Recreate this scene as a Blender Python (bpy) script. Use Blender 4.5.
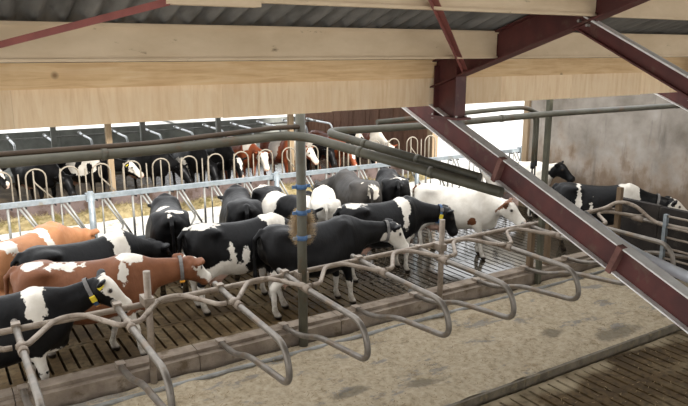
import bpy, math, random
import numpy as np
from mathutils import Vector, Matrix

# ------------------------------------------------------------------ camera, sky, exposure
for o in list(bpy.data.objects):
    bpy.data.objects.remove(o, do_unlink=True)
SC = bpy.context.scene
COL = SC.collection
EYE = 4.1
cam_data = bpy.data.cameras.new('camera')
cam_data.sensor_width = 36.0
cam_data.lens = 667.0 / 688.0 * 36.0
cam_data.clip_start = 0.05
cam_data.clip_end = 400
cam = bpy.data.objects.new('camera', cam_data)
cam.location = (0, 0, EYE)
cam.rotation_euler = (math.radians(90 - 12.9), 0, math.radians(-32.2))
COL.objects.link(cam)
SC.camera = cam

world = bpy.data.worlds.new('overcast_sky')
SC.world = world
world.use_nodes = True
wn = world.node_tree
bg = wn.nodes['Background']
bg.inputs[0].default_value = (0.975, 0.985, 1.0, 1)
bg.inputs[1].default_value = 1.0

sun_data = bpy.data.lights.new('sun', 'SUN')
sun_data.energy = 2.7
sun_data.angle = math.radians(6)
sun_data.color = (1.0, 0.96, 0.90)
sun = bpy.data.objects.new('sun', sun_data)
sun.rotation_euler = Vector((-.14, .86, -.50)).to_track_quat('-Z', 'Y').to_euler()
COL.objects.link(sun)

SC.view_settings.view_transform = 'Standard'
SC.view_settings.look = 'None'
SC.view_settings.gamma = 1.0
SC.view_settings.use_curve_mapping = False
SC.view_settings.exposure = 1.27

R = random.Random(7)
rng = np.random.default_rng(11)
RAD = math.radians


# ------------------------------------------------------------------ materials
def lin(c):
    out = []
    for v in c:
        v /= 255.0
        out.append(v / 12.92 if v <= 0.04045 else ((v + 0.055) / 1.055) ** 2.4)
    return (out[0], out[1], out[2], 1.0)


class NT:
    def __init__(self, name):
        self.m = bpy.data.materials.new(name)
        self.m.use_nodes = True
        self.t = self.m.node_tree
        self.b = self.t.nodes['Principled BSDF']
        self.tc = self.t.nodes.new('ShaderNodeTexCoord')

    def n(self, typ, **kw):
        nd = self.t.nodes.new(typ)
        for k, v in kw.items():
            setattr(nd, k, v)
        return nd

    def l(self, a, b):
        self.t.links.new(a, b)

    def mapping(self, scale, coord='Object', rot=(0, 0, 0), loc=(0, 0, 0)):
        mp = self.n('ShaderNodeMapping')
        mp.inputs['Scale'].default_value = scale
        mp.inputs['Rotation'].default_value = rot
        mp.inputs['Location'].default_value = loc
        self.l(self.tc.outputs[coord], mp.inputs['Vector'])
        return mp.outputs['Vector']

    def noise(self, vec, scale, detail=5, rough=0.6, dist=0.0):
        nz = self.n('ShaderNodeTexNoise')
        nz.inputs['Scale'].default_value = scale
        nz.inputs['Detail'].default_value = detail
        nz.inputs['Roughness'].default_value = rough
        nz.inputs['Distortion'].default_value = dist
        if vec is not None:
            self.l(vec, nz.inputs['Vector'])
        return nz.outputs['Fac']

    def ramp(self, fac, stops, interp='LINEAR'):
        rp = self.n('ShaderNodeValToRGB')
        rp.color_ramp.interpolation = interp
        el = rp.color_ramp.elements
        while len(el) < len(stops):
            el.new(0.5)
        for e, (p, c) in zip(el, stops):
            e.position = p
            e.color = c if len(c) == 4 else (*c, 1)
        self.l(fac, rp.inputs['Fac'])
        return rp.outputs['Color']

    def mix(self, fac, a, b, mode='MIX'):
        mx = self.n('ShaderNodeMix', data_type='RGBA', blend_type=mode)
        for sock, v in ((mx.inputs[0], fac), (mx.inputs[6], a), (mx.inputs[7], b)):
            if isinstance(v, (int, float)):
                sock.default_value = v
            elif isinstance(v, tuple):
                sock.default_value = v
            else:
                self.l(v, sock)
        return mx.outputs[2]

    def math(self, op, a, b=None, clamp=False):
        m = self.n('ShaderNodeMath', operation=op, use_clamp=clamp)
        for i, v in enumerate((a, b)):
            if v is None:
                continue
            if isinstance(v, (int, float)):
                m.inputs[i].default_value = v
            else:
                self.l(v, m.inputs[i])
        return m.outputs[0]

    def bump(self, h, strength=0.3, dist=0.01):
        bp = self.n('ShaderNodeBump')
        bp.inputs['Strength'].default_value = strength
        bp.inputs['Distance'].default_value = dist
        self.l(h, bp.inputs['Height'])
        self.l(bp.outputs['Normal'], self.b.inputs['Normal'])

    def out(self, col, rough=0.7, metal=0.0, spec=0.3):
        if isinstance(col, tuple):
            self.b.inputs['Base Color'].default_value = col
        else:
            self.l(col, self.b.inputs['Base Color'])
        if isinstance(rough, (int, float)):
            self.b.inputs['Roughness'].default_value = rough
        else:
            self.l(rough, self.b.inputs['Roughness'])
        self.b.inputs['Metallic'].default_value = metal
        self.b.inputs['Specular IOR Level'].default_value = spec
        return self.m


G3 = lambda v: (v, v, v, 1)
BW = [(0.0, G3(0)), (1.0, G3(1))]


def mat_mottle(name, c1, c2, scale=4, rough=0.7, bump=0.15, metal=0.0, spec=0.3, lo=0.35, hi=0.65,
               dirt=None, dirt_scale=2.0, dirt_lo=0.52, dirt_hi=0.62, stretch=(1, 1, 1), coord='Object', fine=40, rnd=0.0):
    t = NT(name)
    v = t.mapping(stretch, coord)
    n1 = t.noise(v, scale, 6)
    col = t.ramp(n1, [(lo, lin(c1)), (hi, lin(c2))])
    if dirt:
        n2 = t.noise(v, dirt_scale, 8, 0.65)
        m = t.ramp(n2, [(dirt_lo, G3(0)), (dirt_hi, G3(1))])
        col = t.mix(m, col, lin(dirt))
    if rnd:
        oi = t.n('ShaderNodeObjectInfo')
        f = t.math('MULTIPLY_ADD', oi.outputs['Random'], 2 * rnd)
        t.t.nodes[-1].inputs[2].default_value = 1 - rnd
        g = t.n('ShaderNodeCombineColor')
        for i in range(3):
            t.l(f, g.inputs[i])
        col = t.mix(1.0, col, g.outputs[0], 'MULTIPLY')
    if bump:
        n3 = t.noise(v, fine, 4)
        t.bump(n3, bump, 0.01)
    return t.out(col, rough, metal, spec)


def mat_wood(name, c1, c2, c3, grain=(0.6, 9, 9), rough=0.75, knots=True, rnd=0.1):
    t = NT(name)
    v = t.mapping(grain)
    n1 = t.noise(v, 3.0, 8, 0.65, 0.6)
    col = t.ramp(n1, [(0.25, lin(c1)), (0.5, lin(c2)), (0.75, lin(c3))])
    v2 = t.mapping((1, 1, 1))
    n2 = t.noise(v2, 2.2, 4)
    col = t.mix(t.ramp(n2, [(0.45, G3(0)), (0.75, G3(0.45))]), col, lin(c1))
    if knots:
        vo = t.n('ShaderNodeTexVoronoi')
        vo.inputs['Scale'].default_value = 2.4
        t.l(v2, vo.inputs['Vector'])
        k = t.ramp(vo.outputs['Distance'], [(0.03, G3(0.7)), (0.09, G3(0))])
        col = t.mix(k, col, lin((105, 72, 45)))
    if rnd:
        oi = t.n('ShaderNodeObjectInfo')
        f = t.math('MULTIPLY', oi.outputs['Random'], 2 * rnd)
        f = t.math('ADD', f, 1 - rnd)
        g = t.n('ShaderNodeCombineColor')
        for i in range(3):
            t.l(f, g.inputs[i])
        col = t.mix(1.0, col, g.outputs[0], 'MULTIPLY')
    t.bump(n1, 0.12, 0.01)
    return t.out(col, rough, 0, 0.25)


M = {}
M['purlin'] = mat_mottle('weathered_beige_purlin', (212, 190, 160), (194, 171, 140), 2.5, 0.8, 0.08, dirt=(110, 92, 72),
                         dirt_scale=9, dirt_lo=0.64, dirt_hi=0.74, stretch=(0.6, 1, 1.4))
M['plank'] = mat_wood('pine_plank', (198, 158, 114), (222, 188, 142), (232, 204, 164))
M['plywood'] = mat_wood('birch_plywood', (220, 186, 146), (236, 208, 170), (242, 220, 188), grain=(6, 6, 0.7), knots=False)
M['red'] = mat_mottle('red_oxide_paint', (88, 44, 40), (68, 35, 33), 3, 0.55, 0.08, dirt=(88, 64, 54), dirt_scale=5,
                      dirt_lo=0.56, dirt_hi=0.68, spec=0.35)
M['redlight'] = mat_mottle('faded_red_paint', (136, 74, 66), (112, 58, 52), 4, 0.5, 0.05, spec=0.4)
M['stiff'] = mat_mottle('dirt_caked_red_steel', (122, 86, 78), (92, 62, 56), 7, 0.8, 0.3)
M['red_dust_glare'] = mat_mottle('dusty_red_steel_sky_glare', (226, 224, 220), (206, 202, 198), 6, 0.4, 0.1, spec=0.4, dirt=(110, 70, 64),
                          dirt_scale=7, dirt_lo=0.62, dirt_hi=0.7)  # pale dust with sky glare painted into the flange colour
M['roof'] = mat_mottle('fibre_cement', (122, 119, 114), (90, 88, 84), 3, 0.85, 0.1, dirt=(70, 68, 65), dirt_scale=4,
                       dirt_lo=0.62, dirt_hi=0.8, rnd=0.15, stretch=(2.5, .5, 1))
M['tube'] = mat_mottle('dirty_galvanised_tube', (150, 138, 124), (120, 106, 92), 6, 0.5, 0.1, metal=0.25, spec=0.4,
                       dirt=(92, 78, 62), dirt_scale=7, dirt_lo=0.55, dirt_hi=0.68)
M['tubedark'] = mat_mottle('weathered_grey_pipe', (86, 83, 70), (66, 64, 53), 3, 0.5, 0.08, spec=0.4, dirt=(84, 66, 46),
                           dirt_scale=3, dirt_lo=0.55, dirt_hi=0.66)
M['olive'] = mat_mottle('olive_grey_steel', (84, 82, 66), (66, 64, 52), 4, 0.55, 0.05)
M['galv'] = mat_mottle('galvanised_steel', (146, 154, 158), (122, 130, 134), 8, 0.45, 0.05, metal=0.35, spec=0.5,
                       dirt=(128, 122, 108), dirt_scale=6, dirt_lo=0.58, dirt_hi=0.7)
M['galvdull'] = mat_mottle('dull_galvanised_bar', (150, 150, 146), (118, 116, 110), 6, 0.5, 0.05, metal=0.3, spec=0.4)
M['cream'] = mat_mottle('cream_yoke_steel', (158, 149, 134), (124, 115, 101), 6, 0.5, 0.05, metal=0.1, spec=0.4)
M['whitetube'] = mat_mottle('bright_zinc_tube', (236, 240, 242), (214, 218, 220), 6, 0.4, 0.05, metal=0.2, spec=0.5)
M['kerb'] = mat_mottle('stall_kerb_concrete', (140, 127, 112), (108, 95, 82), 3.5, 0.85, 0.4, dirt=(92, 78, 60),
                       dirt_scale=4, dirt_lo=0.54, dirt_hi=0.66)
M['table'] = mat_mottle('pale_feed_concrete', (228, 225, 218), (212, 207, 196), 1.5, 0.8, 0.15, dirt=(160, 146, 112),
                        dirt_scale=2.5, dirt_lo=0.58, dirt_hi=0.7)
M['plinth'] = mat_mottle('mauve_brown_plinth', (104, 90, 86), (82, 70, 66), 3, 0.85, 0.3, dirt=(70, 54, 44), dirt_scale=3)
M['wallfar'] = mat_mottle('dark_grey_wall', (156, 158, 152), (128, 130, 125), 2, 0.9, 0.2, rnd=0.1)
M['ground'] = mat_mottle('bright_yard_concrete', (205, 203, 198), (190, 188, 182), 0.6, 0.9, 0.1)
M['pit'] = mat_mottle('slurry_pit', (22, 19, 15), (14, 12, 10), 2, 0.7, 0)
M['brownpipe'] = mat_mottle('brown_weathered_pipe', (72, 58, 44), (58, 46, 35), 4, 0.6, 0.1)
M['rust'] = mat_wood('rusty_brown_board', (88, 62, 48), (112, 80, 62), (130, 98, 78), grain=(5, 5, 0.6), knots=False)
M['oldwood'] = mat_wood('dirty_brown_post', (84, 68, 52), (104, 86, 66), (120, 102, 80), grain=(8, 8, .6), knots=False)
M['timber'] = mat_wood('tan_timber_post', (126, 106, 82), (148, 128, 102), (164, 146, 118), grain=(8, 8, 0.6), knots=False)
M['panel'] = mat_mottle('dark_soiled_concrete', (48, 42, 37), (32, 28, 25), 3, 0.8, 0.3, dirt=(66, 60, 53), dirt_scale=5,
                        dirt_lo=0.56, dirt_hi=0.7)
M['rubber'] = mat_mottle('black_rubber', (38, 38, 38), (26, 26, 26), 6, 0.6, 0.05)
M['blue'] = mat_mottle('blue_strap', (74, 104, 140), (56, 82, 116), 6, 0.5, 0.05)
M['bluegrey'] = mat_mottle('blue_grey_plastic_pipe', (232, 236, 242), (216, 221, 230), 4, 0.35, 0.03, spec=0.5)
M['yellow'] = mat_mottle('yellow_plastic', (226, 204, 62), (206, 180, 48), 6, 0.45, 0.02)
M['orange'] = mat_mottle('orange_plastic', (226, 160, 52), (210, 144, 44), 6, 0.45, 0.02)
M['bristle'] = mat_mottle('straw_coloured_bristle', (184, 158, 116), (146, 120, 84), 12, 0.8, 0.0)
M['strap'] = mat_mottle('grey_webbing', (120, 116, 112), (92, 90, 88), 12, 0.7, 0.05)
M['hay'] = mat_mottle('hay', (156, 142, 106), (120, 106, 74), 7, 0.85, 0.0, dirt=(104, 94, 56), dirt_scale=4, dirt_lo=0.5,
                      dirt_hi=0.62)
M['bolt'] = mat_mottle('zinc_bolt', (190, 186, 180), (160, 156, 150), 20, 0.4, 0, metal=0.5)


def mat_sand():
    t = NT('sawdust_bedding')
    v = t.mapping((1, 1, 1))
    a = t.noise(v, 1.6, 8, 0.62)
    b = t.noise(v, 14, 6, 0.7)
    col = t.ramp(b, [(0.3, lin((136, 122, 99))), (0.5, lin((168, 154, 130))), (0.72, lin((184, 171, 149)))])
    vm = t.mapping((1.2, 2.6, 1), loc=(3.1, 1.7, 0))
    matn = t.noise(vm, 1.5, 7, 0.66)
    mk = t.ramp(matn, [(0.57, G3(0)), (0.63, G3(0.8))])
    col = t.mix(mk, col, lin((126, 122, 116)))
    c = t.noise(v, 2.3, 7, 0.7)
    col = t.mix(t.ramp(c, [(0.58, G3(0)), (0.70, G3(0.6))]), col, lin((122, 102, 72)))
    sp = t.noise(v, 46, 3, 0.5)
    col = t.mix(t.ramp(sp, [(0.64, G3(0)), (0.72, G3(0.7))]), col, lin((92, 76, 52)))
    # damp patches soaked into the bedding
    for (px, py, rx, ry) in ((8.0, 5.42, .55, .16), (4.75, 5.75, .35, .14), (3.9, 6.0, .3, .1), (7.2, 5.9, .25, .12)):
        w = t.mapping((1 / rx, 1 / ry, 0), loc=(-px / rx, -py / ry, 0))
        ln = t.n('ShaderNodeVectorMath', operation='LENGTH')
        t.l(w, ln.inputs[0])
        e = t.math('ADD', ln.outputs['Value'], t.math('MULTIPLY', t.math('SUBTRACT', c, 0.5), 2.4))
        col = t.mix(t.ramp(e, [(0.55, G3(0.6)), (1.0, G3(0))]), col, lin((84, 78, 68)))
    hh = t.math('ADD', a, t.math('MULTIPLY', b, 0.5))
    t.bump(hh, 0.6, 0.03)
    return t.out(col, 0.95, 0, 0.15)


def mat_slat():
    t = NT('soiled_concrete_slat')
    v = t.mapping((1, 1, 1))
    # world position stands in for the object's own coordinates so that the dirt runs on over the joints
    geo = t.n('ShaderNodeNewGeometry')
    a = t.n('ShaderNodeTexNoise')
    t.l(geo.outputs['Position'], a.inputs['Vector'])
    a.inputs['Scale'].default_value = 1.7
    a.inputs['Detail'].default_value = 8
    b = t.n('ShaderNodeTexNoise')
    t.l(geo.outputs['Position'], b.inputs['Vector'])
    b.inputs['Scale'].default_value = 13
    b.inputs['Detail'].default_value = 6
    col = t.ramp(a.outputs['Fac'], [(0.3, lin((60, 47, 29))), (0.5, lin((86, 69, 45))), (0.7, lin((118, 103, 78)))])
    col = t.mix(t.ramp(b.outputs['Fac'], [(0.45, G3(0)), (0.7, G3(0.75))]), col, lin((52, 42, 28)))
    sx = t.n('ShaderNodeSeparateXYZ')
    t.l(geo.outputs['Position'], sx.inputs[0])
    # slurry film: the right-hand end of the alley is wet
    wx = t.math('MULTIPLY_ADD', sx.outputs['X'], 0.34)
    t.t.nodes[-1].inputs[2].default_value = -1.62
    wn_ = t.math('MULTIPLY', t.math('SUBTRACT', b.outputs['Fac'], 0.5), 1.6)
    wy = t.math('GREATER_THAN', sx.outputs['Y'], 7.0)
    wet = t.math('MULTIPLY', t.math('ADD', wx, wn_, True), wy)
    sd = t.math('MULTIPLY', t.math('SUBTRACT', 1.0, wy), t.math('MULTIPLY', t.math('SUBTRACT', sx.outputs['Y'], 3.7), 0.55))
    sd = t.math('MULTIPLY', t.ramp(t.math('ADD', sd, t.math('SUBTRACT', a.outputs['Fac'], 0.5)), [(0.62, G3(0)), (0.80, G3(0.75))]), t.math('SUBTRACT', 1.0, wy))
    col = t.mix(sd, col, lin((160, 146, 120)))
    col = t.mix(wet, col, lin((58, 52, 43)))
    rg = t.ramp(wet, [(0.0, G3(0.75)), (1.0, G3(0.09))])
    t.b.inputs['Specular IOR Level'].default_value = 0.5
    hh = t.math('ADD', a.outputs['Fac'], t.math('MULTIPLY', b.outputs['Fac'], 0.4))
    t.bump(hh, 0.22, 0.02)
    m_ = t.out(col, rg, 0, 0.6)
    t.l(t.ramp(wet, [(0.0, G3(0.12)), (1.0, G3(0.65))]), t.b.inputs['Specular IOR Level'])
    return m_


def mat_wall():
    t = NT('stained_render_wall')
    v = t.mapping((1, 1, 1))
    a = t.noise(v, 1.1, 8, 0.6)
    col = t.ramp(a, [(0.3, lin((112, 104, 94))), (0.55, lin((148, 140, 130))), (0.75, lin((170, 164, 156)))])
    sx = t.n('ShaderNodeSeparateXYZ')
    t.l(t.tc.outputs['Object'], sx.inputs[0])
    hz = t.math('SUBTRACT', 2.05, sx.outputs['Z'])
    b = t.noise(t.mapping((1, 1.3, 1)), 1.9, 8, 0.6)
    mk = t.math('ADD', hz, t.math('MULTIPLY', t.math('SUBTRACT', b, 0.5), 3.2))
    col = t.mix(t.ramp(mk, [(-0.0, G3(0)), (1.0, G3(0.6))]), col, lin((138, 116, 94)))
    mk2 = t.math('ADD', t.math('SUBTRACT', 1.75, sx.outputs['Z']), t.math('MULTIPLY', t.math('SUBTRACT', b, 0.5), 4.0))
    col = t.mix(t.ramp(mk2, [(0.25, G3(0)), (0.9, G3(0.55))]), col, lin((98, 78, 58)))
    st = t.noise(t.mapping((1, 3, 0.5)), 1.6, 6)
    col = t.mix(t.ramp(st, [(0.56, G3(0)), (0.7, G3(0.5))]), col, lin((84, 78, 72)))
    t.bump(a, 0.2, 0.02)
    return t.out(col, 0.9, 0, 0.2)


M['sand'] = mat_sand()
M['slat'] = mat_slat()
M['wall'] = mat_wall()


def mat_coat(name, dark1, dark2):
    t = NT(name)
    at = t.n('ShaderNodeAttribute', attribute_name='patch')
    pk = t.n('ShaderNodeAttribute', attribute_name='pink')
    hf = t.n('ShaderNodeAttribute', attribute_name='hoof')
    v = t.mapping((1, 1, 1))
    n = t.noise(v, 9, 4, 0.6)
    n2 = t.noise(v, 3.6, 5, 0.6)
    f = t.math('ADD', at.outputs['Fac'], t.math('MULTIPLY', t.math('SUBTRACT', n, 0.5), 0.16))
    f = t.math('ADD', f, t.math('MULTIPLY', t.math('SUBTRACT', n2, 0.5), 0.16))
    f = t.math('MULTIPLY_ADD', f, 90.0)
    t.t.nodes[-1].inputs[2].default_value = 0.5
    f = t.math('MINIMUM', t.math('MAXIMUM', f, 0.0), 1.0)
    dk = t.ramp(t.noise(v, 5, 6), [(0.35, lin(dark1)), (0.7, lin(dark2))])
    wt = t.ramp(t.noise(v, 4, 6), [(0.3, lin((192, 184, 170))), (0.65, lin((218, 212, 201)))])
    col = t.mix(f, dk, wt)
    col = t.mix(pk.outputs['Fac'], col, lin((200, 158, 138)))
    # dried manure on the lower legs and belly
    sx = t.n('ShaderNodeSeparateXYZ')
    t.l(t.tc.outputs['Object'], sx.inputs[0])
    dz = t.math('MULTIPLY', t.math('SUBTRACT', 0.62, sx.outputs['Z']), 1.5)
    dn = t.math('ADD', dz, t.math('MULTIPLY', t.math('SUBTRACT', t.noise(v, 11, 6, 0.7), 0.62), 2.2))
    col = t.mix(t.ramp(dn, [(0.15, G3(0)), (0.75, G3(0.6))]), col, lin((112, 96, 72)))
    col = t.mix(hf.outputs['Fac'], col, lin((46, 38, 32)))
    hb = t.math('ADD', t.math('MULTIPLY', t.noise(t.mapping((12, 40, 40)), 3, 3), 0.06), t.noise(t.mapping((1.6, 1, .7)), 5, 3))
    t.bump(hb, 0.28, 0.05)
    return t.out(col, 0.42, 0, 0.15)


M['coat_black'] = mat_coat('black_white_coat', (10, 10, 11), (21, 20, 20))
M['coat_brown'] = mat_coat('chestnut_white_coat', (104, 65, 43), (124, 81, 56))
M['coat_orange'] = mat_coat('ginger_white_coat', (150, 102, 68), (170, 120, 84))
M['coat_red'] = mat_coat('dark_red_white_coat', (122, 62, 38), (146, 80, 50))
M['coat_cream'] = mat_coat('white_coat_brown_ears', (96, 60, 38), (120, 80, 54))
M['coat_grey'] = mat_coat('smoky_black_coat', (48, 46, 44), (66, 62, 58))


# ------------------------------------------------------------------ mesh helpers
class MB:
    def __init__(self):
        self.v, self.f = [], []

    def add(self, vs, fs):
        o = len(self.v)
        self.v += [tuple(p) for p in vs]
        self.f += [tuple(i + o for i in f) for f in fs]
        return self

    def box(self, x0, x1, y0, y1, z0, z1):
        vs = [(x, y, z) for x in (x0, x1) for y in (y0, y1) for z in (z0, z1)]
        return self.add(vs, [(0, 1, 3, 2), (4, 6, 7, 5), (0, 4, 5, 1), (2, 3, 7, 6), (0, 2, 6, 4), (1, 5, 7, 3)])

    def obox(self, c, ax, hx, ay, hy, az, hz):
        c, ax, ay, az = Vector(c), Vector(ax), Vector(ay), Vector(az)
        vs = [c + ax * a * hx + ay * b * hy + az * d * hz for a in (-1, 1) for b in (-1, 1) for d in (-1, 1)]
        return self.add(vs, [(0, 1, 3, 2), (4, 6, 7, 5), (0, 4, 5, 1), (2, 3, 7, 6), (0, 2, 6, 4), (1, 5, 7, 3)])

    def beam(self, a, b, w, h, up=(0, 0, 1)):
        """square bar between two points: w across, h along up"""
        a, b, up = Vector(a), Vector(b), Vector(up)
        d = (b - a).normalized()
        s = d.cross(up).normalized()
        u = s.cross(d)
        return self.obox((a + b) / 2, d, (b - a).length / 2, s, w / 2, u, h / 2)

    def tube(self, pts, r, n=8, closed=False):
        P = [Vector(p) for p in pts]
        k = len(P)
        rs = r if isinstance(r, (list, tuple)) else [r] * k
        rings = []
        u = None
        for i in range(k):
            if closed:
                d = (P[(i + 1) % k] - P[i - 1]).normalized()
            else:
                d = (P[min(i + 1, k - 1)] - P[max(i - 1, 0)]).normalized()
            if u is None:
                u = d.cross(Vector((0, 0, 1)))
                if u.length < 1e-3:
                    u = d.cross(Vector((1, 0, 0)))
            u = (u - d * u.dot(d))
            u.normalize()
            w = d.cross(u)
            rings.append([P[i] + (u * math.cos(2 * math.pi * j / n) + w * math.sin(2 * math.pi * j / n)) * rs[i] for j in range(n)])
        vs = [p for rg in rings for p in rg]
        fs = []
        m = k if closed else k - 1
        for i in range(m):
            i2 = (i + 1) % k
            for j in range(n):
                j2 = (j + 1) % n
                fs.append((i * n + j, i * n + j2, i2 * n + j2, i2 * n + j))
        if not closed:
            fs.append(tuple(reversed(range(n))))
            fs.append(tuple((k - 1) * n + j for j in range(n)))
        return self.add(vs, fs)

    def mesh(self, name, mat, smooth=False):
        me = bpy.data.meshes.new(name)
        me.from_pydata(self.v, [], self.f)
        me.materials.append(mat)
        if smooth:
            for p in me.polygons:
                p.use_smooth = len(p.vertices) == 4
        me.update()
        return me

    def build(self, name, mat, parent=None, smooth=False):
        return link(name, self.mesh(name, mat, smooth), parent)


def bend(pts, rad, seg=5):
    """round the inner corners of a polyline"""
    P = [Vector(p) for p in pts]
    out = [P[0]]
    for i in range(1, len(P) - 1):
        a, b, c = P[i - 1], P[i], P[i + 1]
        r = min(rad, (a - b).length * 0.48, (c - b).length * 0.48)
        p0 = b + (a - b).normalized() * r
        p1 = b + (c - b).normalized() * r
        for j in range(seg + 1):
            t = j / seg
            out.append(p0 * (1 - t) ** 2 + b * 2 * t * (1 - t) + p1 * t * t)
    out.append(P[-1])
    return out


def link(name, data, parent=None, loc=None):
    o = bpy.data.objects.new(name, data)
    COL.objects.link(o)
    if parent is not None:
        o.parent = parent
    if loc is not None:
        o.location = loc
    return o


def tag(o, label=None, cat=None, group=None, kind=None):
    if label:
        o['label'] = label
    if cat:
        o['category'] = cat
    if group:
        o['group'] = group
    if kind:
        o['kind'] = kind
    return o


def thing(name, label, cat, loc=(0, 0, 0), group=None):
    o = link(name, None, None, loc)
    o.empty_display_size = 0.1
    return tag(o, label, cat, group)


def copy_tree(o, parent=None):
    c = o.copy()
    COL.objects.link(c)
    c.parent = parent
    for ch in list(o.children):
        copy_tree(ch, c)
    return c


ORD = ['first', 'second', 'third', 'fourth', 'fifth', 'sixth', 'seventh', 'eighth', 'ninth', 'tenth', 'eleventh', 'twelfth',
       'thirteenth', 'fourteenth']

# ------------------------------------------------------------------ floors
gy = MB().box(-60, 120, -40, 140, -0.75, -0.6).build('ground', M['ground'])
tag(gy, 'pale concrete yard running out beyond the shed', 'ground', kind='structure')
gy2 = MB().box(13.8, 120, 13.2, 140, -0.5, -0.02).build('ground', M['ground'])
tag(gy2, 'bright open yard past the end wall', 'ground', kind='structure')

PITCH = 0.165


def slat_mesh(length, n_slots):
    b = MB()
    w = 0.064
    b.box(-w, w, 0, length, -0.14, 0)
    m = 0.055
    for i in range(n_slots + 1):
        y = i * length / n_slots
        y0, y1 = max(0, y - m), min(length, y + m)
        b.box(-PITCH / 2 + .0005, -w, y0, y1, -0.14, -0.003)
        b.box(w, PITCH / 2 - .0005, y0, y1, -0.14, -0.003)
    return b.mesh('slat', M['slat'])


alley = MB().box(-2.2, 13.5, 7.75, 12.9, -0.6, -0.45).build('floor', M['pit'])
tag(alley, 'brown slatted concrete floor of the cow alley', 'floor', kind='structure')
SL = slat_mesh(1.66, 2)
nx = int((13.45 + 1.6) / PITCH)
for r_ in range(3):
    for i in range(nx):
        s = link('slat', SL, alley, (-1.6 + PITCH * (i + .5), 7.84 + r_ * 1.672, R.uniform(-.004, .0)))
near = MB().box(1.5, 14, 1.0, 5.12, -0.6, -0.45).build('floor', M['pit'])
tag(near, 'manure-covered slatted floor in the near aisle', 'floor', kind='structure')
SL2 = slat_mesh(1.3, 2)
for r_ in range(2):
    for i in range(int(9.5 / PITCH)):
        link('slat', SL2, near, (3.2 + PITCH * (i + .5), 2.5 + r_ * 1.31, R.uniform(-.006, 0) + .07))

# raised cubicle bed, gently uneven bedding
BX0, BX1, BY0, BY1, BZ = -1.6, 10.86, 5.2, 7.42, 0.17


def bedding_mesh():
    nx_, ny_ = 260, 50
    xs = np.linspace(BX0, BX1, nx_)
    ys = np.linspace(BY0, BY1, ny_)
    X, Y = np.meshgrid(xs, ys, indexing='ij')
    Z = np.full_like(X, BZ)
    for k in range(40):
        a, b2, ph = rng.uniform(1, 14), rng.uniform(1, 14), rng.uniform(0, 6.28)
        Z += 0.0045 * np.sin(a * X * rng.choice([-1, 1]) + b2 * Y + ph) / (1 + 0.06 * (a + b2))
    Z += 0.012 * (Y - BY0)
    edge = np.clip((Y - BY0) / 0.06, 0, 1)
    Z -= 0.02 * (1 - edge)
    verts = np.stack([X.ravel(), Y.ravel(), Z.ravel()], 1).tolist()
    f = [(i * ny_ + j, (i + 1) * ny_ + j, (i + 1) * ny_ + j + 1, i * ny_ + j + 1) for i in range(nx_ - 1) for j in range(ny_ - 1)]
    b = MB()
    b.v, b.f = [tuple(p) for p in verts], f
    return b


bed = MB().box(BX0, BX1, BY0 + .005, 7.78, -0.3, BZ - 0.035).build('floor', M['kerb'])
tag(bed, 'raised concrete bed of the cubicle row', 'floor', kind='structure')
bd = bedding_mesh().build('bedding', M['sand'], bed, True)
for p in bd.data.polygons:
    p.use_smooth = True
bd['kind'] = 'stuff'
# dark wet face of the step
M['step'] = mat_mottle('wet_step_edge', (110, 100, 84), (78, 70, 56), 5, 0.6, 0.4, dirt=(110, 98, 76), dirt_scale=6)
for i in range(5):
    x0 = BX0 + i * 2.5
    MB().box(x0, min(BX1, x0 + 2.49), BY0 - .04, BY0 + .005, -0.3, BZ - 0.012).build('step_edge', M['step'], bed)


def flakes(n, x0, x1, y0, y1, zf, mat, name, parent, lmin=.02, lmax=.06, w=.004):
    b = MB()
    for k in range(n):
        x, y = R.uniform(x0, x1), R.uniform(y0, y1)
        a = R.uniform(0, math.pi)
        l_ = R.uniform(lmin, lmax)
        z = zf(x, y)
        dx, dy = math.cos(a) * l_ / 2, math.sin(a) * l_ / 2
        nx2, ny2 = -math.sin(a) * w, math.cos(a) * w
        t1, t2 = R.uniform(0, .012), R.uniform(0, .012)
        b.add([(x - dx - nx2, y - dy - ny2, z + t1), (x + dx - nx2, y + dy - ny2, z + t2), (x + dx + nx2, y + dy + ny2, z + t2),
               (x - dx + nx2, y - dy + ny2, z + t1)], [(0, 1, 2, 3)])
    o = b.build(name, mat, parent)
    o['kind'] = 'stuff'
    return o


M['straw'] = mat_mottle('straw_bits', (150, 130, 98), (112, 94, 66), 8, 0.9, 0)
flakes(2600, -1, 10.5, 5.25, 7.4, lambda x, y: BZ + .018 + .012 * (y - BY0), M['straw'], 'straw_bits', bed)
flakes(500, 3.4, 10, 3.2, 5.15, lambda x, y: .074, M['straw'], 'straw_bits', near)

# kerb at the heads of the stalls: separate precast lengths with a stepped top
for i in range(6):
    x0 = BX0 + i * 2.09
    x1 = min(x0 + 2.08, 10.86)
    b = MB().box(x0, x1, 7.56, 7.76, -0.3, .42)
    b.box(x0, x1, 7.47, 7.56, 0.02, .375)
    k = b.build('kerb', M['kerb'])
    tag(k, ORD[i] + ' length from the left of the soiled concrete kerb at the stall heads', 'kerb', 'kerb lengths', 'structure')
bt = MB().tube([(BX0, 7.22, .198), (3, 7.225, .205), (7, 7.22, .198), (10.8, 7.22, .20)], .03, 8).build('brisket_tube', M['galvdull'], None, True)
tag(bt, 'grey tube half sunk in the bedding in front of the kerb', 'tube')

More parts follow.
